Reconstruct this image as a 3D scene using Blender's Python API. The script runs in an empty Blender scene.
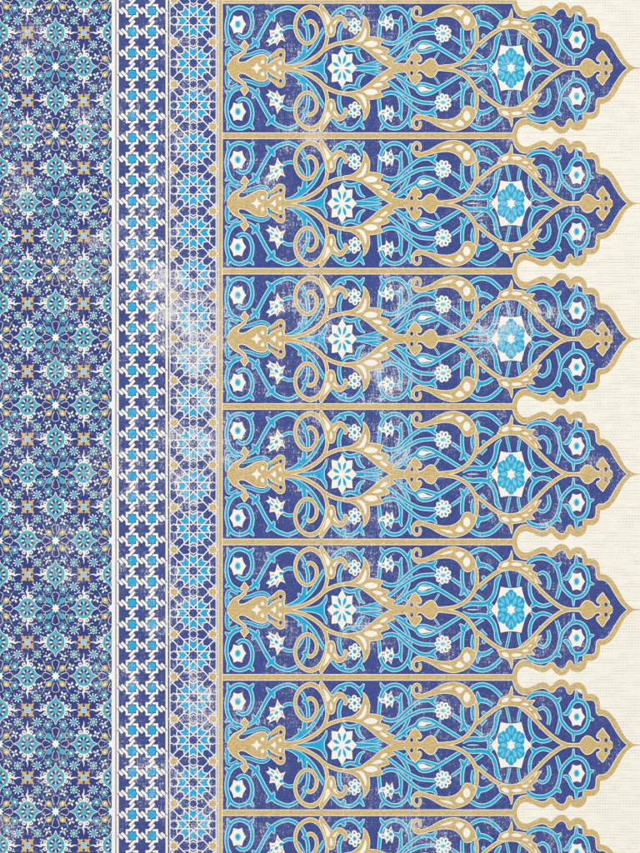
import bpy, math
from mathutils import Vector
from mathutils.geometry import tessellate_polygon

# ------------------------------------------------------------------ camera, light, exposure
S = bpy.context.scene
C = S.collection
PX = 0.001                                  # one photograph pixel is one millimetre of cloth

cam_d = bpy.data.cameras.new('camera')
cam = bpy.data.objects.new('camera', cam_d); C.objects.link(cam)
cam.location = (0, 0, 2.6)
cam_d.sensor_fit = 'VERTICAL'; cam_d.sensor_height = 36
cam_d.lens = 36 * 2.6 / 0.853
cam_d.clip_start = 0.05; cam_d.clip_end = 100
S.camera = cam

W = bpy.data.worlds.new('World'); S.world = W; W.use_nodes = True
W.node_tree.nodes['Background'].inputs[0].default_value = (1, 0.99, 0.97, 1)
W.node_tree.nodes['Background'].inputs[1].default_value = 0.35

ld = bpy.data.lights.new('softbox', 'AREA'); ld.shape = 'RECTANGLE'; ld.size = 5; ld.size_y = 5
ld.energy = 163; ld.color = (1, 0.985, 0.96)
lo = bpy.data.objects.new('softbox', ld); C.objects.link(lo); lo.location = (-0.5, 0.6, 4.0)
lo.rotation_euler = (Vector((0, 0, 0)) - lo.location).to_track_quat('-Z', 'Y').to_euler()

S.view_settings.view_transform = 'Standard'; S.view_settings.look = 'None'
S.view_settings.exposure = 0.0; S.view_settings.gamma = 1

# ------------------------------------------------------------------ materials
def lin(c):
    c /= 255
    return c / 12.92 if c <= .04045 else ((c + .055) / 1.055) ** 2.4
def rgb(r, g, b): return (lin(r), lin(g), lin(b), 1)

CLOTH = (249, 246, 236)

class N:
    """a thin wrapper that adds nodes and links them"""
    def __init__(s, tree): s.t = tree
    def link(s, a, b): s.t.links.new(a, b)
    def put(s, sock, v):
        if isinstance(v, (int, float)): sock.default_value = v
        elif isinstance(v, tuple): sock.default_value = v
        else: s.link(v, sock)
    def math(s, op, a, b=0.0, c=None, clamp=False):
        n = s.t.nodes.new('ShaderNodeMath'); n.operation = op; n.use_clamp = clamp
        s.put(n.inputs[0], a); s.put(n.inputs[1], b)
        if c is not None: s.put(n.inputs[2], c)
        return n.outputs[0]
    def vmul(s, v, k):
        n = s.t.nodes.new('ShaderNodeVectorMath'); n.operation = 'MULTIPLY'
        s.link(v, n.inputs[0]); n.inputs[1].default_value = k
        return n.outputs[0]
    def noise(s, v, scale, detail=2, rough=.5):
        n = s.t.nodes.new('ShaderNodeTexNoise'); n.noise_dimensions = '2D'
        s.link(v, n.inputs['Vector']); n.inputs['Scale'].default_value = scale
        n.inputs['Detail'].default_value = detail; n.inputs['Roughness'].default_value = rough
        return n.outputs['Fac']
    def step(s, v, lo, hi, to0=0.0, to1=1.0):
        n = s.t.nodes.new('ShaderNodeMapRange'); n.interpolation_type = 'SMOOTHSTEP'
        s.put(n.inputs[0], v); n.inputs[1].default_value = lo; n.inputs[2].default_value = hi
        n.inputs[3].default_value = to0; n.inputs[4].default_value = to1
        return n.outputs[0]
    def mix(s, f, a, b, mode='MIX'):
        n = s.t.nodes.new('ShaderNodeMix'); n.data_type = 'RGBA'; n.blend_type = mode
        s.put(n.inputs[0], f); s.put(n.inputs[6], a); s.put(n.inputs[7], b)
        return n.outputs[2]

# worn patches of the cloth: photograph pixel, half widths, strength
PATCHES = [(190, 335, 34, 90, .165), (150, 285, 30, 40, .12), (186, 130, 22, 30, .12), (186, 470, 24, 50, .11),
           (150, 570, 26, 36, .10), (330, 318, 34, 34, .16), (320, 140, 26, 20, .14), (382, 385, 22, 40, .16),
           (345, 545, 24, 18, .13), (300, 300, 26, 22, .07), (240, 700, 26, 20, .07), (430, 690, 40, 20, .09),
           (384, 500, 24, 50, .12), (385, 288, 18, 22, .12), (470, 826, 60, 14, .09), (500, 330, 30, 34, .09),
           (90, 240, 18, 30, .07), (66, 275, 14, 14, .08), (18, 180, 22, 26, .08), (82, 112, 12, 14, .12),
           (190, 700, 22, 40, .09), (590, 545, 30, 26, .07), (486, 60, 34, 22, .07), (575, 180, 30, 24, .07),
           (90, 490, 26, 24, .07), (300, 440, 30, 26, .07), (350, 640, 20, 30, .09), (190, 800, 22, 36, .10)]

grp = bpy.data.node_groups.new('worn_cloth', 'ShaderNodeTree')
grp.interface.new_socket('Wear', in_out='OUTPUT', socket_type='NodeSocketFloat')
grp.interface.new_socket('Thread', in_out='OUTPUT', socket_type='NodeSocketFloat')
grp.interface.new_socket('Tone', in_out='OUTPUT', socket_type='NodeSocketFloat')
grp.interface.new_socket('Tint', in_out='OUTPUT', socket_type='NodeSocketColor')
grp.interface.new_socket('Height', in_out='OUTPUT', socket_type='NodeSocketFloat')
def build_group():
    n = N(grp)
    out = grp.nodes.new('NodeGroupOutput')
    geo = grp.nodes.new('ShaderNodeNewGeometry')
    p = n.vmul(geo.outputs['Position'], (1000, 1000, 0))
    sep = grp.nodes.new('ShaderNodeSeparateXYZ'); n.link(p, sep.inputs[0])
    x, y = sep.outputs[0], sep.outputs[1]
    # wear: flakes gathered in blotches and along rubbed streaks
    big = n.noise(p, 1 / 70, 3, .6)
    mid = n.noise(p, 1 / 15, 3, .65)
    grain = n.noise(n.vmul(p, (.9, .6, 0)), .74, 3, .8)
    streak = n.noise(n.vmul(p, (1.0, .12, 0)), .40, 2, .7)
    weft = n.noise(n.vmul(p, (.10, 1.0, 0)), .55, 2, .7)
    sp = None
    for (px, py, rx, ry, k) in PATCHES:
        dx = n.math('MULTIPLY', n.math('SUBTRACT', x, px - 320), 1 / rx)
        dy = n.math('MULTIPLY', n.math('SUBTRACT', y, 426.5 - py), 1 / ry)
        d2 = n.math('ADD', n.math('MULTIPLY', dx, dx), n.math('MULTIPLY', dy, dy))
        e = n.math('MULTIPLY', n.math('POWER', 2.718, n.math('MULTIPLY', d2, -0.8)), k * .74)
        sp = e if sp is None else n.math('ADD', sp, e)
    a = n.math('MULTIPLY', grain, .62)
    a = n.math('MULTIPLY_ADD', streak, .24, a)
    a = n.math('MULTIPLY_ADD', weft, .20, a)
    a = n.math('MULTIPLY_ADD', big, .36, a)
    a = n.math('MULTIPLY_ADD', mid, .28, a)
    a = n.math('ADD', a, sp)
    flake = n.step(a, .945, 1.05, 0, .85)
    haze = n.step(a, .84, 1.2, 0, .42)
    n.link(n.math('MAXIMUM', flake, haze), out.inputs['Wear'])
    # threads: rows of short darker dashes of the weft
    jit = n.noise(n.vmul(p, (.05, .36, 0)), 1.0, 1, .5)
    row = n.math('SINE', n.math('MULTIPLY', y, 2 * math.pi / 2.82))
    col = n.math('SINE', n.math('MULTIPLY_ADD', jit, 9.0, n.math('MULTIPLY', x, 2 * math.pi / 2.9)))
    dots = n.math('MULTIPLY', n.step(row, .0, .9), n.step(col, -.5, .8, .25, 1))
    slub = n.noise(n.vmul(p, (.03, .355, 0)), 1.0, 2, .6)
    patch = n.noise(n.vmul(p, (.12, .2, 0)), .5, 2, .6)
    dashm = n.step(n.math('MULTIPLY_ADD', patch, .7, slub), .62, 1.05)
    n.link(n.math('MULTIPLY', dots, dashm), out.inputs['Thread'])
    t = n.math('ADD', n.math('MULTIPLY', n.noise(n.vmul(p, (.25, 1, 0)), .8, 2, .7), .6), n.math('MULTIPLY', n.noise(p, .9, 2, .7), .4))
    n.link(t, out.inputs['Tone'])
    tn = grp.nodes.new('ShaderNodeTexNoise'); tn.noise_dimensions = '2D'
    n.link(n.vmul(p, (.7, 1, 0)), tn.inputs['Vector']); tn.inputs['Scale'].default_value = .62
    tn.inputs['Detail'].default_value = 3; tn.inputs['Roughness'].default_value = .8
    n.link(tn.outputs['Color'], out.inputs['Tint'])
    warp = n.math('SINE', n.math('MULTIPLY', x, 2 * math.pi / 1.9))
    h = n.math('ADD', n.math('MULTIPLY', row, .5), n.math('MULTIPLY', warp, .25))
    n.link(n.math('MULTIPLY_ADD', t, 1.2, h), out.inputs['Height'])
build_group()

def material(name, c, wear=1.0, tone=.16, thread=.0, cloth=False):
    m = bpy.data.materials.new(name); m.use_nodes = True
    n = N(m.node_tree)
    b = m.node_tree.nodes['Principled BSDF']
    b.inputs['Roughness'].default_value = .86
    b.inputs['Specular IOR Level'].default_value = .18
    g = m.node_tree.nodes.new('ShaderNodeGroup'); g.node_tree = grp
    base = rgb(*c)
    k = n.step(g.outputs['Tone'], .3, .7, 1 - tone, 1 + tone)
    comb = m.node_tree.nodes.new('ShaderNodeCombineColor')
    sc = m.node_tree.nodes.new('ShaderNodeSeparateColor'); n.link(g.outputs['Tint'], sc.inputs[0])
    for i in range(3):                               # dye takes unevenly, a little off in hue from thread to thread
        n.link(n.math('MULTIPLY', k, n.step(sc.outputs[i], .25, .75, 1 - tone * 1.15, 1 + tone * 1.15)), comb.inputs[i])
    col = n.mix(1.0, base, comb.outputs[0], 'MULTIPLY')
    if thread:
        col = n.mix(n.math('MULTIPLY', g.outputs['Thread'], thread), col, rgb(186, 176, 160))
    if wear:
        col = n.mix(n.math('MULTIPLY', g.outputs['Wear'], wear), col, rgb(238, 236, 236))
    n.link(col, b.inputs['Base Color'])
    bp = m.node_tree.nodes.new('ShaderNodeBump'); bp.inputs['Strength'].default_value = .25
    bp.inputs['Distance'].default_value = .0004
    n.link(g.outputs['Height'], bp.inputs['Height']); n.link(bp.outputs[0], b.inputs['Normal'])
    return m

M = {
    'cloth': material('cream_woven_cotton', CLOTH, 0, .035, .62),
    'navy': material('navy_ink', (66, 80, 146), .9, .20),
    'deep': material('deep_navy_ink', (54, 65, 134), .75, .20),
    'turq': material('turquoise_ink', (34, 170, 216), .8, .10),
    'sky': material('sky_blue_ink', (112, 202, 230), .7, .10),
    'azure': material('azure_ink', (44, 172, 222), .8, .10),
    'aqua': material('aqua_ink', (86, 180, 206), .8, .16),
    'pale': material('pale_aqua_ink', (200, 236, 240), .5, .08),
    'tan': material('gold_ink', (209, 183, 127), .4, .19),
    'straw': material('pale_gold_ink', (250, 243, 224), .4, .08),
    'white': material('white_ink', (247, 244, 236), .2, .03),
    'teal': material('teal_ink', (86, 166, 178), .5, .16),
    'brown': material('brown_ink', (96, 78, 92), .5, .12),
    'lilac': material('lilac_ink', (160, 154, 196), .5, .12),
    'grey': material('grey_ink', (196, 194, 196), .5, .12, .5),
}
MATS = list(M)

# ------------------------------------------------------------------ flat ink shapes
INK = .3                                    # how thick the layers of ink lie
class Ink:
    """collects printed shapes (millimetre coordinates, y up) and links them as ONE mesh"""
    def __init__(s): s.f = []                       # (list of (x, y, z), material key)
    def face(s, pts, mat): s.f.append((pts, mat))
    def poly(s, pts, mat, z, holes=()):
        loops = [[Vector((p[0], p[1], 0)) for p in l] for l in [pts] + list(holes)]
        flat = [v for l in loops for v in l]
        for t in tessellate_polygon(loops):
            s.face([(flat[i].x, flat[i].y, z) for i in t], mat)
    def strip(s, pts, mat, z, closed=False, grow=0.0):
        n = len(pts)
        L, R = [], []
        for i, (x, y, w) in enumerate(pts):
            a = pts[(i - 1) % n] if closed or i else pts[i]
            b = pts[(i + 1) % n] if closed or i < n - 1 else pts[i]
            dx, dy = b[0] - a[0], b[1] - a[1]
            d = math.hypot(dx, dy) or 1
            h = w / 2 + grow
            L.append((x - dy / d * h, y + dx / d * h)); R.append((x + dy / d * h, y - dx / d * h))
        for i in range(n if closed else n - 1):
            j = (i + 1) % n
            zz = z + .002 * i / n
            s.face([(*R[i], zz), (*R[j], zz), (*L[j], zz), (*L[i], zz)], mat)
    def ell(s, cx, cy, rx, ry, mat, z, rot=0, n=18):
        c, q = math.cos(rot), math.sin(rot)
        s.face([(cx + rx * math.cos(t) * c - ry * math.sin(t) * q, cy + rx * math.cos(t) * q + ry * math.sin(t) * c, z)
                for t in [2 * math.pi * i / n for i in range(n)]], mat)
    def rect(s, x0, y0, x1, y1, mat, z): s.face([(x0, y0, z), (x1, y0, z), (x1, y1, z), (x0, y1, z)], mat)
    def add(s, o, dx=0, dy=0, dz=0, mx=1, my=1):
        for pts, m in o.f:
            q = [(x * mx + dx, y * my + dy, z + dz) for x, y, z in pts]
            if mx * my < 0: q.reverse()
            s.f.append((q, m))
    def clip(s, a, b, c):                            # keep a*x + b*y <= c
        out = []
        for pts, m in s.f:
            r = []
            for i in range(len(pts)):
                p, q = pts[i], pts[(i + 1) % len(pts)]
                dp, dq = a * p[0] + b * p[1] - c, a * q[0] + b * q[1] - c
                if dp <= 0: r.append(p)
                if dp * dq < 0:
                    t = dp / (dp - dq)
                    r.append(tuple(p[k] + (q[k] - p[k]) * t for k in range(3)))
            if len(r) > 2: out.append((r, m))
        s.f = out
        return s
    def build(s, name, parent=None, loc=(0, 0, 0), label=None):
        me = bpy.data.meshes.new(name)
        used = [k for k in MATS if any(m == k for _, m in s.f)]
        vs, fs, ms = [], [], []
        for pts, m in s.f:
            ar = sum(pts[i][0] * pts[(i + 1) % len(pts)][1] - pts[(i + 1) % len(pts)][0] * pts[i][1] for i in range(len(pts)))
            if abs(ar) < 1e-9: continue
            if ar < 0: pts = pts[::-1]
            b = len(vs); vs += [(x * PX, y * PX, z * PX * INK) for x, y, z in pts]
            fs.append(list(range(b, b + len(pts)))); ms.append(used.index(m))
        me.from_pydata(vs, [], fs)
        for k in used: me.materials.append(M[k])
        me.polygons.foreach_set('material_index', ms)
        me.update()
        o = bpy.data.objects.new(name, me); C.objects.link(o)
        o.location = loc
        if parent: o.parent = parent
        if label: o['label'] = label
        return o

def mirrored(ink):
    k = Ink(); k.add(ink, my=-1, dz=.006); return k

def cr(p0, p1, p2, p3, t):
    return tuple(.5 * (2 * b + (c - a) * t + (2 * a - 5 * b + 4 * c - d) * t * t + (3 * b - a - 3 * c + d) * t ** 3)
                 for a, b, c, d in zip(p0, p1, p2, p3))
def spline(pts, k=7):
    if len(pts) < 3:
        return pts
    out = []
    P = [tuple(2 * a - b for a, b in zip(pts[0], pts[1]))] + list(pts) + [tuple(2 * a - b for a, b in zip(pts[-1], pts[-2]))]
    for i in range(1, len(P) - 2):
        for j in range(k):
            q = cr(P[i - 1], P[i], P[i + 1], P[i + 2], j / k)
            out.append(q)
    out.append(pts[-1])
    return out
def smooth(pts, k=6, closed=True):
    """outline through points; a point with a third entry is a sharp corner"""
    n = len(pts)
    sharp = [i for i, p in enumerate(pts) if len(p) > 2]
    q = [(p[0], p[1]) for p in pts]
    if not closed:
        sharp = sorted(set(sharp) | {0, n - 1}); runs = list(zip(sharp, sharp[1:]))
    elif not sharp:
        out = []
        for i in range(n):
            for j in range(k): out.append(cr(q[i - 1], q[i], q[(i + 1) % n], q[(i + 2) % n], j / k))
        return out
    else:
        runs = [(sharp[i], sharp[(i + 1) % len(sharp)]) for i in range(len(sharp))]
    out = []
    for a, b in runs:
        seq = [q[a]]; i = a
        while True:
            i = (i + 1) % n; seq.append(q[i])
            if i == b: break
        s = spline(seq, k) if len(seq) > 2 else seq
        out += s[:-1]
    if not closed: out.append(q[-1])
    return out

# ------------------------------------------------------------------ the textile
def empty(name, loc, parent=None):
    o = bpy.data.objects.new(name, None); C.objects.link(o); o.location = loc; o.empty_display_size = .02
    if parent: o.parent = parent
    return o
def wx(px): return px - 320
def wy(py): return 426.5 - py

textile = empty('printed_textile', (0, 0, 0))
textile['label'] = 'cream woven cloth printed with pointed arch panels and patterned borders in blue, turquoise and gold'
textile['category'] = 'textile'

# woven ground cloth: a thin slab, larger than the frame
me = bpy.data.meshes.new('woven_cloth')
X0, X1, Y0, Y1, T = -.46, .46, -.58, .58, -.0012
me.from_pydata([(X0, Y0, T), (X1, Y0, T), (X1, Y1, T), (X0, Y1, T), (X0, Y0, 0), (X1, Y0, 0), (X1, Y1, 0), (X0, Y1, 0)], [],
               [(3, 2, 1, 0), (4, 5, 6, 7), (0, 1, 5, 4), (1, 2, 6, 5), (2, 3, 7, 6), (3, 0, 4, 7)])
me.materials.append(M['cloth'])
cloth = bpy.data.objects.new('woven_cloth', me); C.objects.link(cloth); cloth.parent = textile

TOP, BOT = -38.0, 888.0                        # the borders run a little past the frame

# ---- arch panel -----------------------------------------------------------------------------------
PER, PC = 135.4, 68.05
K = 640 / 70
TILE = {'A': (216, 1, K), 'B': (280, 1, K), 'C': (344, 1, K), 'D': (408, 1, K), 'E': (472, 1, K), 'F': (520, 1, K), 'G': (570, 1, K),
        'H': (560, 15, 7.75), 'P': (216, 25, 8.0), 'Q': (400, 25, 8.0), 'R': (470, 20, 7.11), 'V': (300, 25, 7.11)}
def T_(t, X, Y): return (TILE[t][0] + X / TILE[t][2] - 220, PC - TILE[t][1] - Y / TILE[t][2])
def parse(s):
    """'A 10,20 30,40! B 5,6': tile letters and points read off the enlarged photograph; ! is a sharp corner"""
    t, out = None, []
    for w in s.split():
        if w in TILE: t = w; continue
        sh = w.endswith('!'); v = [float(a) for a in w.rstrip('!').split(',')]
        p = T_(t, v[0], v[1])
        if len(v) > 2: p = (*p, v[2] / TILE[t][2])
        elif sh: p = (*p, 1)
        out.append(p)
    return out

def vine(z, *specs, core='turq', edge='pale', ow=.82):
    k = Ink()
    for i, sp in enumerate(specs):
        q = parse(sp)
        if i and len(q) == 3 and q[-1][2] < .3:              # a thorn: broad at its foot
            q = [(q[0][0], q[0][1], q[0][2] * 1.3), (q[1][0], q[1][1], q[1][2] * 1.45), q[2]]
        pts = spline(q)
        k.strip(pts, 'deep', z + .0025 * i, grow=ow + .42)
        k.strip(pts, edge, z + .016 + .0025 * i, grow=ow)
        k.strip(pts, core, z + .032 + .0025 * i)
    return k
def leaf(k, z, outline, core, edge, fills=(), fill='white', ow=.7):
    p = smooth(parse(outline))
    k.strip([(a, b, 0) for a, b in p], 'deep', z - .13, closed=True, grow=ow + .4)
    k.strip([(a, b, 0) for a, b in p], edge, z, closed=True, grow=ow)
    k.poly(p, core, z + .012)
    for j, f in enumerate(fills):
        k.poly(smooth(parse(f)), fill, z + .018 + .001 * j)
    return k

panel = empty('arch_panel', (wx(220) * PX, wy(PC) * PX, 0), textile)
Zp = .05

# border
outer = [(296.8, 67.7, 1), (297.0, 66.4), (297.8, 62.3), (300.2, 59), (303.6, 57.1), (307.4, 57.0), (312.8, 58.9), (317.5, 61.4), (322.2, 63.0), (326.4, 62.0), (330.9, 58.6, 1)]
outer += smooth(parse('F 283,78! 300,60 332,28 370,12 412,20 442,48 456,73! G 0,74! 20,55 68,39 112,54 143,90 155,135 158,150! 185,145 215,149 250,175 268,212 273,260 278,286! 318,292 358,315 400,360 432,412 462,467 492,522 522,560 562,592 600,606 670,611 670,613'), closed=False)
inner = [(2.0, 65.15, 1), (292.5, 65.15, 1)] + smooth(parse('E 374,22! 386,62 402,98 430,130 462,147 500,150 540,142 F 103,123 150,104 200,91 238,99 262,120 283,128! 308,122 330,92 368,68 402,72 424,100 432,128 452,146! 470,138 485,110 520,95 556,105 576,138! G 40,106 70,95 104,105 120,142 122,184 138,200! 168,198 202,200 228,216 238,250 241,295 246,320 264,338! 300,338 336,356 370,395 400,448 432,500 470,555 512,598 528,613!'), closed=False)
outer = [(p[0], p[1]) for p in outer]; inner = [(p[0], p[1]) for p in inner]
def full(h):                                      # upper half outline -> both halves
    return h + [(x, -y) for x, y in reversed(h) if abs(y) > 1e-6]

g = Ink(); g.poly(full(inner), 'navy', Zp); g.build('panel_ground', panel)
b = Ink()
line = full(inner)
b.strip([(x, y, 0) for x, y in line], 'straw', Zp + .02, closed=True, grow=.75)
half = [(2.0, 67.7)] + outer + [p for p in reversed(inner)]
b.poly(half, 'tan', Zp + .04); b.poly([(x, -y) for x, y in half], 'tan', Zp + .04)
dark = [(2.9, 64.2, .5), (291.6, 64.2, .5)]
b.strip(dark, 'deep', Zp + .03); b.strip([(x, -y, w) for x, y, w in dark], 'deep', Zp + .03)
b.build('arch_border', panel)

def both(name, ink):
    ink.build(name, panel); mirrored(ink).build(name, panel)

z = .12
def zz(d=.05):
    global z
    z += d
    return z
VN = 'turquoise_vine'
# corner loop with its long tail
both(VN, vine(zz(), 'A 192,303,24 212,320,24 245,332,23 290,315,23 322,262,23 333,190,23 314,112,24 270,74,24 212,60,23 155,80,24 118,130,24 98,210,22 100,290,22 125,368,26 170,415,26 245,440,22',
     'A 120,112,24 113,75,13 103,42,2', 'A 308,92,24 330,72,14 346,48,2', 'A 122,372,24 105,390,14 82,407,2'))
both(VN, vine(zz(), 'A 278,437,22 330,410,26 368,372,28 400,318,24 450,225,24 505,140,28 560,92,24 640,62,23 B 100,66,23 150,90,23 195,127,22 225,180,22 245,240,22 256,300,22 256,365,22',
     'A 362,385,30 348,360,16 330,334,2', 'A 378,380,26 382,405,14 382,432,2', 'A 512,140,34 485,115,17 459,86,2', 'A 512,132,30 526,160,15 532,187,2', 'B 236,226,22 215,215,13 198,212,2'))
both(VN, vine(zz(), 'A 235,505,20 310,490,22 380,465,23 430,460,22 474,478,18 492,505,12', ow=.6))
both(VN, vine(zz(), 'A 95,592,8 102,545,32 100,490,24 110,450,20 138,438,18 170,450,18 200,470,14', 'A 128,470,9 118,488,9 128,500,7 145,492,5', ow=.6))
both(VN, vine(zz(), 'B 30,256,22 75,237,21 120,241,21 160,268,21 193,315,21 214,365,22', ow=.7))
both(VN, vine(zz(), 'B 40,580,4 100,566,14 150,545,32 195,515,44 220,470,36 228,405,32', 'B 150,550,18 225,505,26 300,430,24 350,348,23 405,250,22', 'B 190,510,26 180,485,13 165,460,2'))
# spear between the gold stems
k = Ink(); leaf(k, zz(), 'B 135,611! 230,600 310,590 365,568 400,530 426,478! 424,530 404,575 402,613! 404,651 424,696 426,748! 400,696 365,658 310,636 230,626', 'turq', 'pale', ow=.8)
k.build('turquoise_spear', panel)
# arch above the eight petal flower
both(VN, vine(zz(), 'B 470,152,20 510,107,22 560,72,24 640,56,23 C 110,82,23 150,130,22 172,176,20', 'C 145,105,26 166,83,14 184,50,2', 'B 560,80,20 588,95,14 578,122,2'))
both(VN, vine(zz(), 'B 580,200,20 552,250,22 540,310,22 545,372,20'))
both(VN, vine(zz(), 'B 568,412,20 600,436,22 640,448,22 C 100,440,24 150,425,22', 'C 112,430,28 126,485,30 150,530,20 192,556,2'))
both(VN, vine(zz(), 'C 14,168,20 36,172,22 56,188,18', ow=.5))
# strands right of the flower
both(VN, vine(zz(), 'C 118,603,20 220,582,22 320,552,20', 'C 190,604,14 290,584,16 372,572,12', ow=.6))
k = vine(zz(), 'C 108,613,42 200,613,32 270,613,22 345,613,3'); k.build(VN, panel)
# tulip loop
both(VN, vine(zz(), 'C 318,342,18 326,250,22 333,185,22 356,122,23 400,80,25 455,62,24 515,74,23 568,122,22 600,190,22 608,262,22 600,330,22 580,400,22 548,460,22 500,520,24 450,555,10',
     'C 365,90,24 345,70,14 330,38,2', 'C 588,150,20 602,105,14 613,62,2'))
both(VN, vine(zz(), 'C 350,358,22 385,380,24 440,388,24 490,370,23 514,320,23 520,250,20 515,200,22 520,160,14 530,134,2', 'C 460,188,20 490,192,22 512,215,18'))
both(VN, vine(zz(), 'C 498,372,20 560,312,22 640,245,22 D 120,208,23 190,203,24 228,225,24 258,250,18', 'D 212,208,28 240,190,16 262,158,2'))
both(VN, vine(zz(), 'C 405,492,20 480,432,24 560,372,22 640,325,22 D 125,300,22 245,290,20'))
both(VN, vine(zz(), 'D 400,330,18 470,380,20 535,440,22 585,478,22'))
both(VN, vine(zz(), 'D 495,245,20 494,330,22 503,400,22 530,455,24 545,490,18', 'D 505,425,26 495,460,16 470,484,2'))
both(VN, vine(zz(), 'D 600,238,18 588,310,22 598,385,18'))
both(VN, vine(zz(), 'D 294,366,8 290,430,12', 'D 284,466,12 258,510,10 236,536,6', ow=.5))
both(VN, vine(zz(), 'C 455,556,10 500,535,24 540,508,24 585,470,22 640,440,22 D 75,428,24 105,388,18 150,374,20 215,390,24 280,428,26 350,470,24 420,514,23 482,552,20', 'D 72,436,16 100,462,20 150,465,20 205,448,22 270,430,22',
     'C 530,505,26 558,515,16 576,542,2'))
k = Ink()
for sg in (1,):
    k.poly(smooth(parse('D 88,422! 125,399 170,402 232,414! 180,424 145,442 108,440')), 'white', zz(.03))
both('teardrop', k)
# round the star rosette
both(VN, vine(zz(), 'E -30,118,24 0,92,25 50,66,26 108,60,26 170,80,26 222,120,25 268,166,22'))
both(VN, vine(zz(), 'E 42,210,40 90,204,34 140,218,28 190,250,22', 'E 55,195,36 52,160,16 48,122,2', 'E 55,215,20 48,240,12 46,262,2'))
both(VN, vine(zz(), 'R -55,325,10 -20,305,20 20,297,24 70,300,26 125,290,24 165,245,22 183,190,20 192,135,24 222,92,2', 'E 25,478,18 100,528,20', 'E 78,430,14 132,374,14', 'E 150,555,20 175,575,18 205,592,8', 'E 150,565,16 150,590,16 158,613,14'))
k = Ink(); k.ell(*T_('E', 105, 320), 2.1, 2.3, 'pale', z + .02); k.ell(*T_('E', 105, 320), 1.3, 1.5, 'turq', z + .024); both('turquoise_bud', k)
k = vine(zz(), 'R -20,341,5 30,341,7 62,341,2', core='pale', edge='pale', ow=.1); k.build(VN, panel)
both(VN, vine(zz(), 'E 308,245,14 324,310,17 346,408,14', 'E 446,272,14 430,330,17 420,402,14', ow=.6))
both(VN, vine(zz(), 'F 95,330,18 87,420,20 104,500,22 142,552,26 200,578,24 258,568,22 302,545,20', 'F 142,550,28 118,572,16 92,598,2', 'F 200,440,4 185,450,12 178,466,2'))
both(VN, vine(zz(), 'F 55,197,20 110,155,26 180,140,26 250,152,26 308,190,26 345,250,23 364,330,22 365,390,22 350,460,22 333,515,18', 'F 325,208,30 352,200,16 376,176,2'))
both(VN, vine(zz(), 'F 165,290,16 208,272,20 248,300,22 266,350,22 262,400,20 254,428,14'))
both(VN, vine(zz(), 'F 390,328,4 425,322,30 452,282,26 480,228,26 520,205,27 568,214,25 606,256,24 624,320,23 622,395,23 590,462,24 540,496,25 480,494,25 425,452,22 382,395,22 364,335,18',
     'F 516,212,30 513,165,14 510,110,2', 'G 160,352,26 186,372,16 220,381,2', 'F 486,498,28 487,535,14 488,582,3'))

# gold stems and scrolls
GN = 'gold_scroll'
both(GN, vine(zz(), 'B -10,602,34 60,600,30 150,592,27 240,562,27 330,510,28 392,452,28 420,390,24 432,320,24 424,250,24 409,190,26 384,130,30 342,82,34 282,58,34 220,76,30 168,125,27 142,195,25 144,265,25 168,330,25 208,374,26 252,388,26 298,368,26 330,320,25 336,265,25 322,218,25 290,188,26 262,190,28 250,212,20',
     'B 350,492,20 400,450,26 450,420,26 530,390,26 640,376,26 C 120,372,26', core='tan', edge='straw', ow=.65))
z += .02
k = Ink()
leaf(k, zz(), 'B 376,24! 402,62 437,112 466,150 487,155 522,134 560,135 594,158 614,198 613,232 598,246 583,234 587,205 568,182 545,182 522,202 507,240 503,280 490,316 467,327 444,318 430,290 425,250 415,190 395,140 372,95 364,55', 'tan', 'straw',
     ['B 386,88! 410,108 440,142 461,178! 448,207 428,210 415,160 400,118', 'B 466,216! 479,250 481,280 466,294 455,276 458,242', 'B 484,208! 500,182 540,161! 517,188 497,218'], ow=.65)
both('gold_leaf', k)
k = Ink()
leaf(k, zz(), 'C -5,366! 70,352 130,310 165,250 180,190 176,132! 205,165 226,215 233,262 226,328! 290,334 357,350! 338,380 324,412! 365,424 414,442! 396,468 386,494! 425,512 470,532! 445,548 440,560! 480,572 560,578! D 12,586! 12,613! C 440,612 372,582 310,540 250,488 190,442 140,410 60,394 -5,388!', 'tan', 'straw',
     ['C 104,376! 150,340 180,285 192,238! 206,265 203,310 185,352 150,374', 'C 176,394! 215,370 262,366 310,384! 290,412 240,421 200,411', 'C 254,446! 292,440 330,447 356,462! 335,478 298,474', 'C 324,496! 366,501 402,532! 383,541 350,525'], ow=.65)
both('acanthus_leaf', k)
both(GN, vine(zz(), 'D 262,602,26 345,600,26 430,588,26 505,552,27 567,496,27 611,425,27 628,345,27 624,265,27 606,195,27 590,150,20', 'D 570,492,20 E 30,424,26 80,384,26 140,334,27 210,282,28 280,247,28 340,236,28 400,240,27 F 0,258,28 50,300,27 110,354,27 170,418,27 235,484,28 305,544,28 370,588,28 432,608,28 520,613,24', core='tan', edge='straw', ow=.65))
z += .02
k = Ink()
leaf(k, zz(), 'D 122,152! 200,124 300,68 400,40 482,52 550,88 600,150 618,215 592,243 562,261 532,263 503,243 482,202 440,162 380,140 300,140 200,162 110,186 70,178 60,150 95,140', 'tan', 'straw',
     ['D 284,112! 340,86 414,69! 392,95 345,106', 'D 428,97! 470,82 512,97 490,130 468,140 445,120', 'D 535,132 562,150 568,178 556,208 535,221 514,208 504,178 512,148'], ow=.65)
k.strip(spline(parse('D 110,170,26 70,160,26 46,128,23 46,90,21 72,60,20 102,68,19 112,100,18 106,128,10')), 'straw', z - .004, grow=.6)
k.strip(spline(parse('D 110,170,26 70,160,26 46,128,23 46,90,21 72,60,20 102,68,19 112,100,18 106,128,10')), 'tan', z + .03)
both('gold_paisley', k)
k = Ink()
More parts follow.
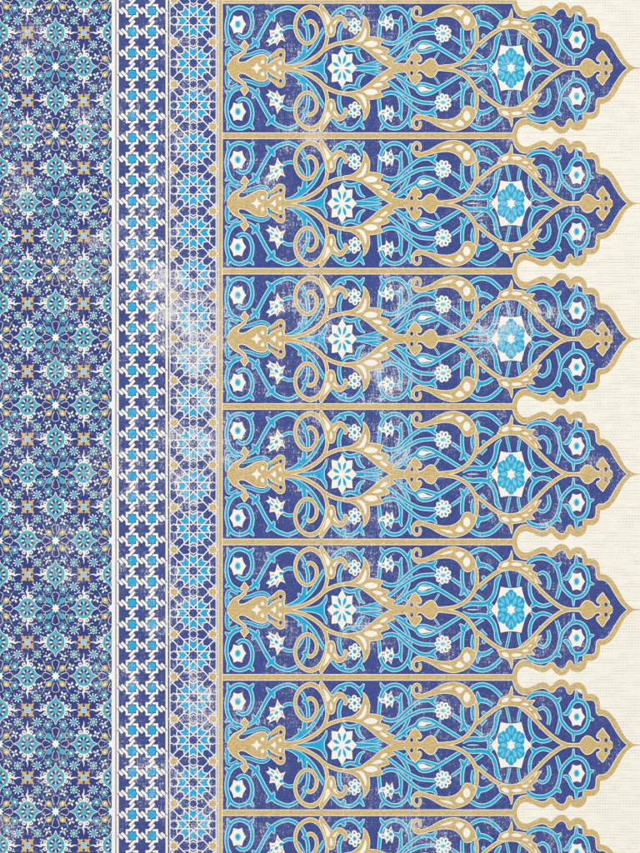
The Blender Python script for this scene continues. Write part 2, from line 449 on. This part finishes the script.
leaf(k, zz(), 'E 230,238! 246,222 256,190 290,174 330,154 350,115 361,72! 368,120 366,164! 400,168 450,174 497,182! 480,206 490,208! F 60,206 136,203! 112,226 104,250! 130,272 162,286! 150,302 166,332 196,378! 130,350 60,290 E 440,262 350,250 280,250', 'tan', 'straw',
     ['E 268,206! 298,182 337,178! 330,206 300,223 276,222', 'E 352,197! 390,182 440,189 458,204! 430,214 382,211', 'F 14,232! 50,226 82,242! 60,252 30,246', 'F 72,268! 98,278 112,298! 90,294', 'F 126,316! 146,334 158,362! 138,348'], ow=.65)
both('gold_leaf', k)

def rim(k, hp, zt, w):
    on = [(a, b, 0) for a, b in hp if abs(b) > 1.2]
    k.strip(on, 'deep', zt - .13, grow=w + .4); k.strip([(a, -b, 0) for a, b, _ in on], 'deep', zt - .127, grow=w + .4)
    k.strip(on, 'straw', zt, grow=w); k.strip([(a, -b, 0) for a, b, _ in on], 'straw', zt + .004, grow=w)
# palmette, fleuron and finial (whole, on the axis)
k = Ink()
pal = 'P 84,344! 98,318 112,295 138,262 168,244 202,224 224,204 226,186! 206,182 200,170! 210,155 228,126! 246,152 260,166! 252,182 240,186! 240,208 228,228 200,250 178,274 182,298 205,304 235,298 272,277 312,254 352,242 388,243 408,262 411,288 404,310 416,322! 440,302 475,280 510,268 538,276 547,314 566,322! 566,344!'
hp = [p[:2] for p in smooth(parse(pal), closed=False)]
zp = zz()
rim(k, hp, zp, .85)
k.poly(full(hp), 'tan', zp + .012)
for sg in (1, -1):
    kk = Ink()
    ear = smooth(parse('P 412,262! 432,250 462,226 495,197 520,191 543,202 551,230 546,280! 520,268 496,266 466,280 438,296!'))
    kk.strip([(a, b, 0) for a, b in ear], 'straw', zp - .006, closed=True, grow=.6); kk.poly(ear, 'tan', zp + .016)
    kk.ell(*T_('P', 373, 297), 1.8, 2.1, 'white', zp + .03); kk.ell(*T_('P', 513, 305), 1.6, 2.0, 'white', zp + .03)
    kk.ell(*T_('P', 518, 240), 2.3, 2.4, 'straw', zp + .026); kk.ell(*T_('P', 518, 240), 1.9, 2.0, 'deep', zp + .03)
    kk.strip(spline(parse('P 442,276,8 470,262,9 498,247,7')), 'navy', zp + .03)
    kk.face([(*T_('P', *q), zp + .034) for q in ((412, 280), (430, 262), (447, 282), (430, 300))], 'turq')
    k.add(kk, my=sg, dz=.002 * sg)
k.poly(smooth(parse('A 318,613! 350,600 362,586 374,558! 384,586 394,600 420,613! 394,626 384,640 374,668! 362,640 350,626')), 'white', zp + .03)
k.poly(smooth(parse('A 496,613! 520,600 538,582 548,600 548,626 538,644 520,626')), 'white', zp + .03)
k.build('palmette', panel)

k = Ink()
hp = [p[:2] for p in smooth(parse('Q 30,344! 36,320 50,308 64,286 80,260 90,240 122,208! 150,240 167,264 166,284 154,293! 142,284 133,298 137,314 150,323 168,323 190,309 215,285 248,272 275,285 292,312 304,328 340,330 340,344!'), closed=False)]
zp = zz()
rim(k, hp, zp, .85)
k.poly(full(hp), 'tan', zp + .012)
for sg in (1, -1):
    c = T_('Q', 93, 303); k.ell(c[0], c[1] * sg, 2.1, 2.6, 'straw', zp + .02); k.ell(c[0], c[1] * sg, 1.7, 2.2, 'deep', zp + .03)
k.build('gold_fleuron', panel)

k = Ink()
hp = [p[:2] for p in smooth(parse('F 400,613! 430,600 470,602 H 100,402 145,399 158,390 178,360 205,342 240,352 270,380 288,390 306,388 314,372 304,358 290,354! 284,340 296,318 330,280! 352,316 374,344! 380,356 374,372! 384,378 400,394 412,411!'), closed=False)]
zp = zz()
rim(k, hp, zp, .8)
k.poly(full(hp), 'tan', zp + .012)
for sg in (1, -1):
    c = T_('H', 355, 373); k.ell(c[0], c[1] * sg, 2.1, 2.7, 'straw', zp + .02); k.ell(c[0], c[1] * sg, 1.8, 2.4, 'navy', zp + .03)
k.build('gold_finial', panel)

# flowers, each with its centre at its own origin
zf = zz(.06)
def place(name, proto, c, flip=False, data={}):
    """first time builds the mesh, later copies it"""
    key = (name, flip)
    if key not in data:
        q = proto if not flip else mirrored(proto)
        data[key] = q.build(name, panel, (c[0] * PX, c[1] * PX, 0))
        return
    o = data[key].copy(); C.objects.link(o); o.parent = panel; o.location = (c[0] * PX, c[1] * PX, 0)

f = Ink()
st = [(-40, -82), (0, -71), (40, -83), (50, -42), (76, 0), (50, 42), (38, 84), (0, 73), (-38, 84), (-50, 42), (-76, 0), (-50, -42)]
st = [(a / K, -b_ / K, 1) if i % 2 == 0 else (a / K, -b_ / K) for i, (a, b_) in enumerate(st)]
f.poly(smooth(st), 'white', zf); f.ell(0, 0, 2.9, 3.8, 'sky', zf + .01); f.ell(0, 0, 1.7, 2.4, 'turq', zf + .014)
for sg in (1, -1):
    a = T_('A', 200, 214); place('star_flower', f, (a[0], a[1] * sg))
    a = T_('F', 517, 355); place('star_flower', f, (a[0], a[1] * sg))

def rel(s, o, t='A'):
    c = T_(t, *o); return [(p[0] - c[0], p[1] - c[1], *p[2:]) for p in parse(s)]
f = Ink(); o_ = (550, 305)
f.poly(smooth(rel('A 560,190! 578,225 596,246 620,262 612,290 618,330 637,373! 600,356 580,368 556,413! 545,385 515,393 474,418! 488,386 456,370! 478,350 496,325 488,264! 535,268 550,235', o_)), 'white', zf)
def slot(f, o, x, y, L, w, a, mat, zt):
    c = T_('A', *o); p = T_('A', x, y); f.ell(p[0] - c[0], p[1] - c[1], L / K / 2, w / K / 2, mat, zt, math.radians(a), 12)
for x, y, L, w, a, m in [(597, 283, 38, 32, 0, 'turq'), (553, 317, 40, 26, 45, 'turq'), (504, 338, 48, 15, 42, 'turq'), (518, 367, 46, 14, 42, 'turq'), (520, 296, 44, 13, 8, 'tan'), (568, 243, 36, 11, -50, 'tan'), (560, 366, 50, 11, 68, 'tan'), (603, 330, 44, 11, -62, 'tan')]:
    slot(f, o_, x, y, L, w, a, m, zf + .012)
a = T_('A', *o_); place('lily', f, a); place('lily', f, (a[0], -a[1]), True)

f = Ink()
for i in range(8):
    t = math.pi * i / 4
    e = []
    for r, w in ((.10, 0), (.40, .17), (.64, .265), (.82, .155), (1.0, 0), (.82, -.155), (.64, -.265), (.40, -.17)):
        x, y = r * math.cos(t) - w * math.sin(t), r * math.sin(t) + w * math.cos(t)
        e.append((x * 14.9, y * 20.0, 1) if w == 0 else (x * 14.9, y * 20.0))
    f.poly(smooth(e), 'white', zf + .001 * i)
    t += math.pi / 8
    f.poly(smooth([(x * 14.9, y * 20.0) for x, y in [((r * math.cos(t) - w * math.sin(t)), (r * math.sin(t) + w * math.cos(t))) for r, w in ((.22, 0), (.38, .08), (.54, .075), (.66, 0), (.54, -.075), (.38, -.08))]]), 'turq', zf + .02)
f.ell(0, 0, 3.0, 4.0, 'white', zf + .024)
place('eight_petal_flower', f, T_('B', 567, 613))

f = Ink()
for i in range(6):
    t = math.radians(60 * i + 95); x, y = 4.3 * math.cos(t), 5.7 * math.sin(t)
    f.ell(x, y, 2.6, 2.7, 'white', zf + .001 * i); f.ell(x, y, 1.0, 1.2, 'teal', zf + .02)
f.ell(0, 0, 3.6, 4.2, 'white', zf + .008); f.ell(0, 0, 1.7, 2.0, 'turq', zf + .02)
a = T_('C', 97, 230); place('cluster_flower', f, a); place('cluster_flower', f, (a[0], -a[1]), True)

f = Ink(); o_ = (390, 195)
f.poly(smooth(rel('A 306,168! 345,188 362,182 374,150 370,118! 404,148 432,112! 442,155 458,190 452,225 441,274! 415,245 384,279! 376,235 345,228 322,206', o_)), 'white', zf)
for x, y, L, w, a, m in [(428, 190, 36, 34, 0, 'turq'), (398, 220, 26, 20, 30, 'teal'), (402, 163, 24, 20, -40, 'teal'), (358, 205, 34, 13, -10, 'teal'), (428, 148, 22, 12, 70, 'teal'), (426, 238, 24, 12, -70, 'teal')]:
    slot(f, o_, x, y, L, w, a, m, zf + .012)
a = T_('C', *o_); place('tulip', f, a); place('tulip', f, (a[0], -a[1]), True)

f = Ink()
for i in range(9):
    t = math.radians(40 * i + 62); x, y = 6.3 * math.cos(t), 6.8 * math.sin(t)
    f.ell(x, y, 2.35, 2.35, 'white', zf + .001 * i); f.ell(x * .93, y * .93, 1.25, .7, 'turq' if i % 2 else 'teal', zf + .02, t, 12)
f.ell(0, 0, 5.2, 5.6, 'white', zf + .012); f.ell(0, 0, 2.7, 1.8, 'sky', zf + .024)
for i in range(9):
    t = math.radians(40 * i + 62); f.ell(5.2 * math.cos(t), 5.6 * math.sin(t), 1.3, .7, 'turq' if i % 2 else 'teal', zf + .02 + .0005 * i, t, 12)
a = T_('D', 320, 298); place('daisy', f, a); place('daisy', f, (a[0], -a[1]), True)

f = Ink(); c_ = T_('E', 356, 613)
q = [p[:2] for p in smooth(parse('E 170,613! 212,560 240,492 262,402! 306,412 356,415 402,412 450,402! 474,492 500,560 548,613!'), closed=False)]
q = [(x - c_[0], y) for x, y in q]
f.poly(full(q), 'white', zf)
for i in range(6):
    t = math.radians(60 * i + 90)
    sx, sy = 12.6, 15.6 + 4.2 * 0
    def R(r, w, ky=1): 
        x, y = r * math.cos(t) - w * math.sin(t), r * math.sin(t) + w * math.cos(t)
        return (x * 15.2, y * 20.4)
    f.poly(smooth([R(.12, 0), R(.34, .19), R(.62, .36, ), R(.80, .34), R(.90, .17), R(.98, .12), R(.98, -.12), R(.90, -.17), R(.8, -.34), R(.62, -.36), R(.34, -.19)]), 'turq', zf + .012 + .001 * i)
    for sg in (1, -1):
        f.poly(smooth([R(.50, .02 * sg), R(.62, .16 * sg), R(.78, .19 * sg), R(.86, .10 * sg), R(.70, .04 * sg)]), 'sky', zf + .022)
    t += math.radians(30)
    f.poly(smooth([R(.24, 0), R(.40, .09), R(.56, .10), R(.70, 0), R(.56, -.10), R(.40, -.09)]), 'sky', zf + .024)
s6 = []
for i in range(12):
    t = math.radians(30 * i + 90); r = 1 if i % 2 == 0 else .46
    s6.append((5.4 * r * math.cos(t), 6.6 * r * math.sin(t)))
f.poly(s6, 'white', zf + .03)
place('star_rosette', f, c_)

for i in range(1, 7):                                   # the repeats down the cloth
    p2 = panel.copy(); C.objects.link(p2); p2.parent = textile
    p2.location.y = wy(PC + PER * i) * PX
    for ch in list(panel.children):
        c2 = ch.copy(); C.objects.link(c2); c2.parent = p2

# ---- gold rail beside the panels -------------------------------------------------------------------
k = Ink()
k.rect(wx(216.3), wy(948.2), wx(218.4), wy(0), 'grey', .16)
k.rect(wx(218.4), wy(948.2), wx(222.3), wy(0), 'tan', .16)
k.rect(wx(218.35), wy(948.2), wx(218.85), wy(0), 'straw', .17)
k.rect(wx(222.0), wy(948.2), wx(222.7), wy(0), 'straw', .17)
k.build('gold_rail', textile)

# ---- star lattice band ------------------------------------------------------------------------------
band = empty('star_lattice_band', (wx(193.4) * PX, 0, 0), textile)
band['label'] = 'narrow border of turquoise eight point rosettes in white strapwork'
k = Ink(); k.rect(-24.2, wy(BOT), 23.0, wy(TOP), 'navy', .05); k.build('band_ground', band)
RP, RY = 42.31, 20.8
def seg(k, x0, y0, x1, y1, w, mat, z): k.strip([(x0, y0, w), (x1, y1, w)], mat, z)
def star8(r, q, rot=0, sy=1):
    return [(rr * math.cos(t), sy * rr * math.sin(t)) for rr, t in [((r if i % 2 == 0 else q), rot + math.pi * i / 8) for i in range(16)]]
ros = Ink()
SW = 1.08
for i in range(8):
    t = math.pi * i / 4
    def R(r, w): return (r * math.cos(t) - w * math.sin(t), r * math.sin(t) + w * math.cos(t))
    ros.face([(*R(6.0, 0), .1), (*R(9.2, 3.3), .1), (*R(15.4, 3.3), .1), (*R(13.6, 0), .1), (*R(15.4, -3.3), .1), (*R(9.2, -3.3), .1)][:4], 'azure')
    ros.face([(*R(6.0, 0), .1), (*R(13.6, 0), .1), (*R(15.4, -3.3), .1), (*R(9.2, -3.3), .1)], 'azure')
    zl = .12 + .009 * i
    for sg in (1, -1):
        a, b2 = R(13.9, 0), R(16.6, 4.0 * sg); seg(ros, *a, *b2, SW, 'white', zl + .002 * sg)
        ext = 18.0 if i % 2 == 0 else (25.9 if (i in (1, 5)) == (sg > 0) else 29.0)
        a, b2 = R(1.7, 4.0 * sg), R(ext, 4.0 * sg); seg(ros, *a, *b2, SW, 'white', zl + .08 + .002 * sg)
    t += math.pi / 8                                     # links between neighbouring kites
    a, b2 = R(17.4, 2.1), R(17.4, -2.1); 
cell = Ink(); cell.add(ros); cell.clip(1, 0, 22.6); cell.clip(-1, 0, 23.6)
str_ = Ink()                                             # strapwork that is not part of a rosette
ros_proto = None
for j in range(-1, 21):
    y = wy(RY + RP * j)
    if ros_proto is None: ros_proto = cell.build('star_rosette', band, (0, y * PX, 0))
    else:
        o = ros_proto.copy(); C.objects.link(o); o.parent = band; o.location = (0, y * PX, 0)
    zj = .002 * (j % 2)
    for sx in (-1, 1):                                   # small side stars
        s8 = [(x + 19.4 * sx, yy + y) for x, yy in star8(5.3, 4.1)]
        str_.poly(s8, 'white', .30 + zj); str_.poly([(x + 19.4 * sx, yy + y) for x, yy in star8(4.2, 3.1)], 'navy', .33 + zj)
        for sy in (-1, 1):
            seg(str_, 16.9 * sx, y + 4.0 * sy, 16.0 * sx, y + 10.5 * sy, SW * .9, 'white', .22 + zj)
            seg(str_, 24.5 * sx, y + 11.4 * sy, 20.2 * sx, y + 15.8 * sy, SW * .95, 'white', .304 + zj)
            seg(str_, 4.0 * sx, y + 16.8 * sy, 10.5 * sx, y + 15.8 * sy, SW * .9, 'white', .232 + zj)
    s8 = [(x, yy + y - RP / 2) for x, yy in star8(5.3, 4.1)]
    str_.poly(s8, 'white', .30 + zj); str_.poly([(x, yy + y - RP / 2) for x, yy in star8(4.2, 3.1)], 'navy', .33 + zj)
str_.clip(1, 0, 22.9); str_.clip(-1, 0, 24.0)
str_.clip(0, 1, wy(TOP)); str_.clip(0, -1, -wy(BOT))
str_.rect(-23.9, wy(BOT), -23.0, wy(TOP), 'white', .36); str_.rect(22.3, wy(BOT), 23.0, wy(TOP), 'white', .36)
str_.build('strapwork', band)
gs = Ink(); gs.poly(star8(5.7, 4.1), 'white', .40); gs.poly(star8(4.1, 3.2), 'tan', .42)
gp = None
for j in range(-1, 20):
    for sx in (-19.4, 19.4):
        loc = (sx * PX, wy(RY + RP * (j + .5)) * PX, 0)
        if gp is None: gp = gs.build('gold_star', band, loc)
        else:
            o = gp.copy(); C.objects.link(o); o.parent = band; o.location = loc

# ---- interlace band ---------------------------------------------------------------------------------
band = empty('interlace_band', (wx(142) * PX, 0, 0), textile)
band['label'] = 'navy border with two columns of turquoise octagons in white interlace'
k = Ink()
k.rect(-30.2, wy(BOT), 27.2, wy(TOP), 'white', .03); k.rect(-23.1, wy(BOT), 23.5, wy(TOP), 'navy', .05)
for x, w, m in ((-26.0, 1.3, 'lilac'), (-23.0, .4, 'deep'), (23.4, .4, 'deep'), (26.55, 1.15, 'deep')):
    k.rect(x - w / 2, wy(BOT), x + w / 2, wy(TOP), m, .25)
k.build('band_ground', band)
OP, OY = 21.156, 10.7
ib = Ink()
def strap(cx, cy, x0, y0, x1, y1, w, sd, q, zt):
    '''a white strap and the dark line that parts it from the ring; q = -1 turns it half round'''
    d = math.hypot(x1 - x0, y1 - y0); nx, ny = -(y1 - y0) / d, (x1 - x0) / d
    P = lambda x, y: (cx + q * x, cy + q * y)
    ib.strip([(*P(x0, y0), w), (*P(x1, y1), w)], 'white', zt)
    o = sd * (w / 2 + .42)
    ib.strip([(*P(x0 + nx * o, y0 + ny * o), .62), (*P(x1 + nx * o, y1 + ny * o), .95)], 'deep', zt + .03)
    e = .25
    ib.strip([(*P(x0 - nx * o, y0 - ny * o), .3), (*P(x1 - nx * o, y1 - ny * o), .3)][:0] or [(*P(x1 - nx * w / 2, y1 - ny * w / 2), .4), (*P(x1 + nx * w / 2, y1 + ny * w / 2), .4)], 'deep', zt + .031)
for j in range(-2, 42):
    y = wy(OY + OP * j)
    for cx in (-29.7, -9.9, 9.9, 29.7):
        if abs(cx) < 20:
            ib.rect(cx - 6.3, y - 6.65, cx + 6.3, y + 6.65, 'white', .07)
        for q in (1, -1):
            if abs(cx) < 20 or cx * q < 0: strap(cx, y, 3.4, 3.9, 10.7, -3.1, 2.7, -1, q, .08 + .003 * q)
            if abs(cx) < 20: strap(cx, y, 3.4, -4.2, -2.75, -11.3, 2.7, -1, q, .09 + .003 * q)
ib.clip(1, 0, 25.5); ib.clip(-1, 0, 25.0); ib.clip(0, 1, wy(TOP)); ib.clip(0, -1, -wy(BOT))
ib.build('white_interlace', band)
oc = Ink(); oc.rect(-4.1, -4.4, 4.1, 4.4, 'deep', .2); oc.poly(star8(5.4, 4.5), 'deep', .215); oc.poly(star8(4.85, 3.75), 'azure', .23)
op = None
for j in range(-1, 41):
    for cx in (-9.9, 9.9):
        loc = (cx * PX, wy(OY + OP * j) * PX, 0)
        if op is None: op = oc.build('turquoise_octagon', band, loc)
        else:
            o = op.copy(); C.objects.link(o); o.parent = band; o.location = loc

# ---- floral band ------------------------------------------------------------------------------------
band = empty('floral_band', (wx(55.7) * PX, 0, 0), textile)
band['label'] = 'wide border of turquoise medallions, gold blossoms and small flowers on navy'
RIGHT, LEFT = 56.1, -84.3
k = Ink(); k.rect(LEFT, wy(BOT), RIGHT, wy(TOP), 'deep', .02)
k.build('band_ground', band)
PXF, PYF = 28.1, 33.87
def medallion(tip, wid, vertical):
    k = Ink()
    qt = [(tip, 0, 1), (tip - 3.2, 1.1), (tip - 5.6, 3.2), (tip - 7.8, wid * .72), (tip - 11.2, wid * .96), (0, wid)]
    up = qt + [(-x, y, *r) for x, y, *r in reversed(qt[:-1])]
    lo_ = [(x, -y, *r) for x, y, *r in reversed(up[1:-1])]
    pts = up + lo_
    if vertical: pts = [(p[1], p[0], *p[2:]) for p in pts]
    o = smooth(pts)
    k.strip([(x, y, 0) for x, y in o], 'straw', .10, closed=True, grow=.6)
    k.poly(o, 'aqua', .11)
    k.strip([(x * .84, y * .84, .55) for x, y in o], 'teal', .113, closed=True)
    k.poly(star8(6.4, 4.2, 0, 1.1), 'straw', .12)
    for i in range(8):
        t = math.pi * i / 4 + math.pi / 8
        k.ell(4.6 * math.cos(t), 5.4 * math.sin(t), 1.9, 1.3, 'brown' if i % 3 == 1 else 'deep', .13 + .001 * i, t, 10)
    k.ell(0, 0, 3.2, 4.4, 'deep', .14); k.ell(0, 0, 2.6, 3.8, 'aqua', .15)
    for sx in (1, -1):                                  # knobs and flourishes on the blunt sides
        for sy in (1, -1):
            for (a, b2, r) in ((3.6, wid + 1.6, 2.0), (7.0, wid - 1.4, 1.3)):
                p = (a * sx, b2 * sy)
                if vertical: p = (p[1], p[0])
                k.ell(*p, r, r, 'white', .16); 
                if r > 1.5: k.ell(*p, .75, .75, 'brown', .17)
        fl = [(x, y * sx, w) for x, y, w in ((0, wid, 2.6), (.6, wid + 4, 2.2), (-.8, wid + 6.5, 1.8), (.2, wid + 9.5, 1.1), (0, wid + 13, .4))]
        if vertical: fl = [(y, x, w) for x, y, w in fl]
        k.strip(spline(fl), 'white', .155)
        b3 = [(x, y * sx, w) for x, y, w in ((.5, wid + 6, 1.2), (2.6, wid + 5.6, .8), (3.4, wid + 7.2, .3))]
        if vertical: b3 = [(y, x, w) for x, y, w in b3]
        k.strip(spline(b3), 'white', .156)
    return k
def put(name, ink, spots):
    protos = {}
    for (x, y) in spots:
        if y - 12 > wy(TOP): continue
        cut = (RIGHT - x if x > RIGHT - 24 else None, wy(TOP) - y if y + 24 > wy(TOP) else None, y - wy(BOT) if y - 24 < wy(BOT) else None)
        if cut not in protos:
            q = Ink(); q.add(ink)
            for v, a, b in zip(cut, (1, 0, 0), (0, 1, -1)):
                if v is not None: q.clip(a, b, v)
            if not q.f: continue
            protos[cut] = q.build(name, band, (x * PX, y * PX, 0))
        else:
            o = protos[cut].copy(); C.objects.link(o); o.parent = band; o.location = (x * PX, y * PX, 0)
rows = range(-1, 13)
def sy_(j): return wy(66.45 + 67.74 * j)
put('medallion', medallion(14.6, 8.9, True), [(56.2 * i, sy_(j) + PYF) for j in rows for i in (-1, 0, 1)])
put('medallion', medallion(13.8, 10.0, False), [(PXF * i, sy_(j)) for j in rows for i in (-1, 1)])
k = Ink()
for i in range(4):
    t = math.pi / 2 * i + math.pi / 4
    mx_, my_ = (1, -1)[i in (1, 2)], (1, -1)[i > 1]
    k.poly(smooth([(x * mx_, y * my_) for x, y in ((.5, .5), (2.4, 1.3), (6.0, .9), (5.3, 3.2), (6.5, 6.9), (3.0, 5.8), (.9, 6.6), (1.3, 2.6))]), 'tan', .10 + .001 * i)
    t2 = math.pi / 2 * i
    k.ell(3.9 * math.cos(t2), 4.3 * math.sin(t2), .55, .55, 'brown', .115)
k.ell(0, 0, 3.0, 3.1, 'white', .12); k.ell(0, 0, 2.4, 2.5, 'turq', .125); k.ell(0, 0, 1.4, 1.5, 'white', .13); k.ell(0, 0, .8, .9, 'turq', .135)
put('gold_blossom', k, [(PXF * i, sy_(j) + PYF) for j in rows for i in (-1, 1)])

def blossom(lm):
    k = Ink()
    for sx in (1, -1):
        for sy in (1, -1):
            a = math.atan2(8 * sy, 6.6 * sx)
            k.ell(3.6 * sx, 4.3 * sy, 2.5, 1.7, 'teal', .10, a, 12)
            k.ell(6.7 * sx, 7.9 * sy, 3.3, 2.8, lm, .11, a)
            k.ell(7.0 * sx, 8.4 * sy, 1.2, 1.0, 'teal' if lm == 'aqua' else 'straw', .12, a)
    k.poly(star8(4.5, 2.6, 0, 1.1), 'white', .13)
    return k
put('star_blossom', blossom('aqua'), [(0, sy_(j)) for j in rows if j % 2 == 0])
put('star_blossom', blossom('tan'), [(0, sy_(j)) for j in rows if j % 2] + [(56.2 * i, sy_(j)) for j in rows for i in (-1, 1)])

fill = Ink()
def ringlet(cx, cy, rx, ry, a0, a1, w, mat, zt, n=12):
    fill.strip([(cx + rx * math.cos(math.radians(a0 + (a1 - a0) * i / n)), cy + ry * math.sin(math.radians(a0 + (a1 - a0) * i / n)), w) for i in range(n + 1)], mat, zt)
def small_flower(x, y, kind, q):
    if kind == 'ray':
        for i in range(8):
            t = math.pi * i / 4 + .2
            fill.strip([(x + 1.2 * math.cos(t), y + 1.2 * math.sin(t), 1.0), (x + 4.6 * math.cos(t), y + 4.6 * math.sin(t), 1.15)], 'white', .07 + .001 * i)
        fill.ell(x, y, 2.4, 2.6, 'aqua', .085)
    elif kind == 'square':
        for i in range(4):
            t = math.pi / 2 * i + math.pi / 4
            fill.ell(x + 2.4 * math.cos(t), y + 2.6 * math.sin(t), 1.9, 1.5, 'teal', .07 + .001 * i, t, 10)
            fill.ell(x + 3.6 * math.cos(t), y + 3.9 * math.sin(t), .7, .7, 'straw', .08, 0, 8)
            t += math.pi / 4
            fill.ell(x + 3.2 * math.cos(t), y + 3.4 * math.sin(t), .8, .6, 'straw', .078, t, 8)
        fill.ell(x, y, 1.3, 1.4, 'straw', .085); fill.ell(x, y, .7, .8, 'teal', .09)
    elif kind == 'teal':
        for i in range(6):
            t = math.pi / 3 * i + .3 * q
            fill.ell(x + 2.3 * math.cos(t), y + 2.5 * math.sin(t), 1.4, 1.1, 'aqua' if i % 2 else 'teal', .07 + .001 * i, t, 10)
            fill.ell(x + 3.7 * math.cos(t + .5), y + 3.9 * math.sin(t + .5), .6, .6, 'pale', .068, 0, 8)
        fill.ell(x, y, 1.2, 1.3, 'straw', .085)
    else:
        for i in range(4):
            t = math.pi / 2 * i + .5 * q
            fill.ell(x + 2.2 * math.cos(t), y + 2.4 * math.sin(t), 1.7, .95, 'straw' if i % 2 else 'pale', .07 + .001 * i, t, 10)
        fill.ell(x, y, .8, .8, 'brown', .085)
for j in rows:
    for i in (-1, 0, 1):
        cx, cy = 56.2 * i, sy_(j)
        odd = (i + j) % 2 == 0
        for sx in (1, -1):
            for sy in (1, -1):
                small_flower(cx + 18.2 * sx, cy + 21.8 * sy, 'ray' if odd else 'square', 1)
                small_flower(cx + 7.6 * sx, cy + 18.9 * sy, 'teal' if odd else 'trefoil', sx)
                small_flower(cx + 15.4 * sx, cy + 9.4 * sy, 'teal' if odd else 'trefoil', sy)
                for (dx, dy, q) in ((23.4, 16.2, 1), (14.0, 28.6, 1)):
                    for m_ in range(3):
                        t = 2.1 * m_ + q * .7 + math.atan2(sy, sx)
                        fill.ell(cx + dx * sx + 1.1 * math.cos(t), cy + dy * sy + 1.2 * math.sin(t), 1.0, .6, 'pale' if q else 'straw', .0665 + .001 * m_, t, 8)
                # thin stems and dots
                fill.strip(spline([(cx + .2 * sx, cy + 16.4 * sy, .45), (cx + 3.4 * sx, cy + 14.6 * sy, .5), (cx + 2.8 * sx, cy + 10 * sy, .55), (cx + 1.2 * sx, cy + 6.4 * sy, .5)], 5), 'straw', .06)
                fill.strip(spline([(cx + 13.6 * sx, cy + .2 * sy, .45), (cx + 11.6 * sx, cy + 3.4 * sy, .5), (cx + 8 * sx, cy + 2.9 * sy, .55), (cx + 5 * sx, cy + 1.4 * sy, .5)], 5), 'straw', .061)
                fill.strip(spline([(cx + 3.2 * sx, cy + 14.6 * sy, .4), (cx + 9 * sx, cy + 13.4 * sy, .45), (cx + 12.5 * sx, cy + 15.6 * sy, .45), (cx + 15.5 * sx, cy + 18.6 * sy, .4)], 5), 'teal', .062)
                fill.strip(spline([(cx + 10.6 * sx, cy + 3.6 * sy, .4), (cx + 9.6 * sx, cy + 9 * sy, .45), (cx + 11.4 * sx, cy + 12.6 * sy, .45), (cx + 12.6 * sx, cy + 15.8 * sy, .4)], 5), 'straw', .063)
                fill.strip(spline([(cx + 20 * sx, cy + 14.2 * sy, .4), (cx + 22.6 * sx, cy + 17 * sy, .45), (cx + 21.6 * sx, cy + 19.6 * sy, .4)], 5), 'pale', .064)
                for (dx, dy) in ((11.6, 19.6), (12.4, 24.6), (22.6, 25.4), (11.2, 6.2), (4.4, 22.8), (19.4, 14.8), (23.6, 20.6), (9.6, 23.2), (20.6, 8.8), (3.2, 27.4), (25.4, 13.2)):
                    fill.ell(cx + dx * sx, cy + dy * sy, .65, .65, 'straw', .066, 0, 8)
fill.clip(1, 0, RIGHT); fill.clip(-1, 0, -LEFT); fill.clip(0, 1, wy(TOP)); fill.clip(0, -1, -wy(BOT))
fill.build('small_flowers', band)
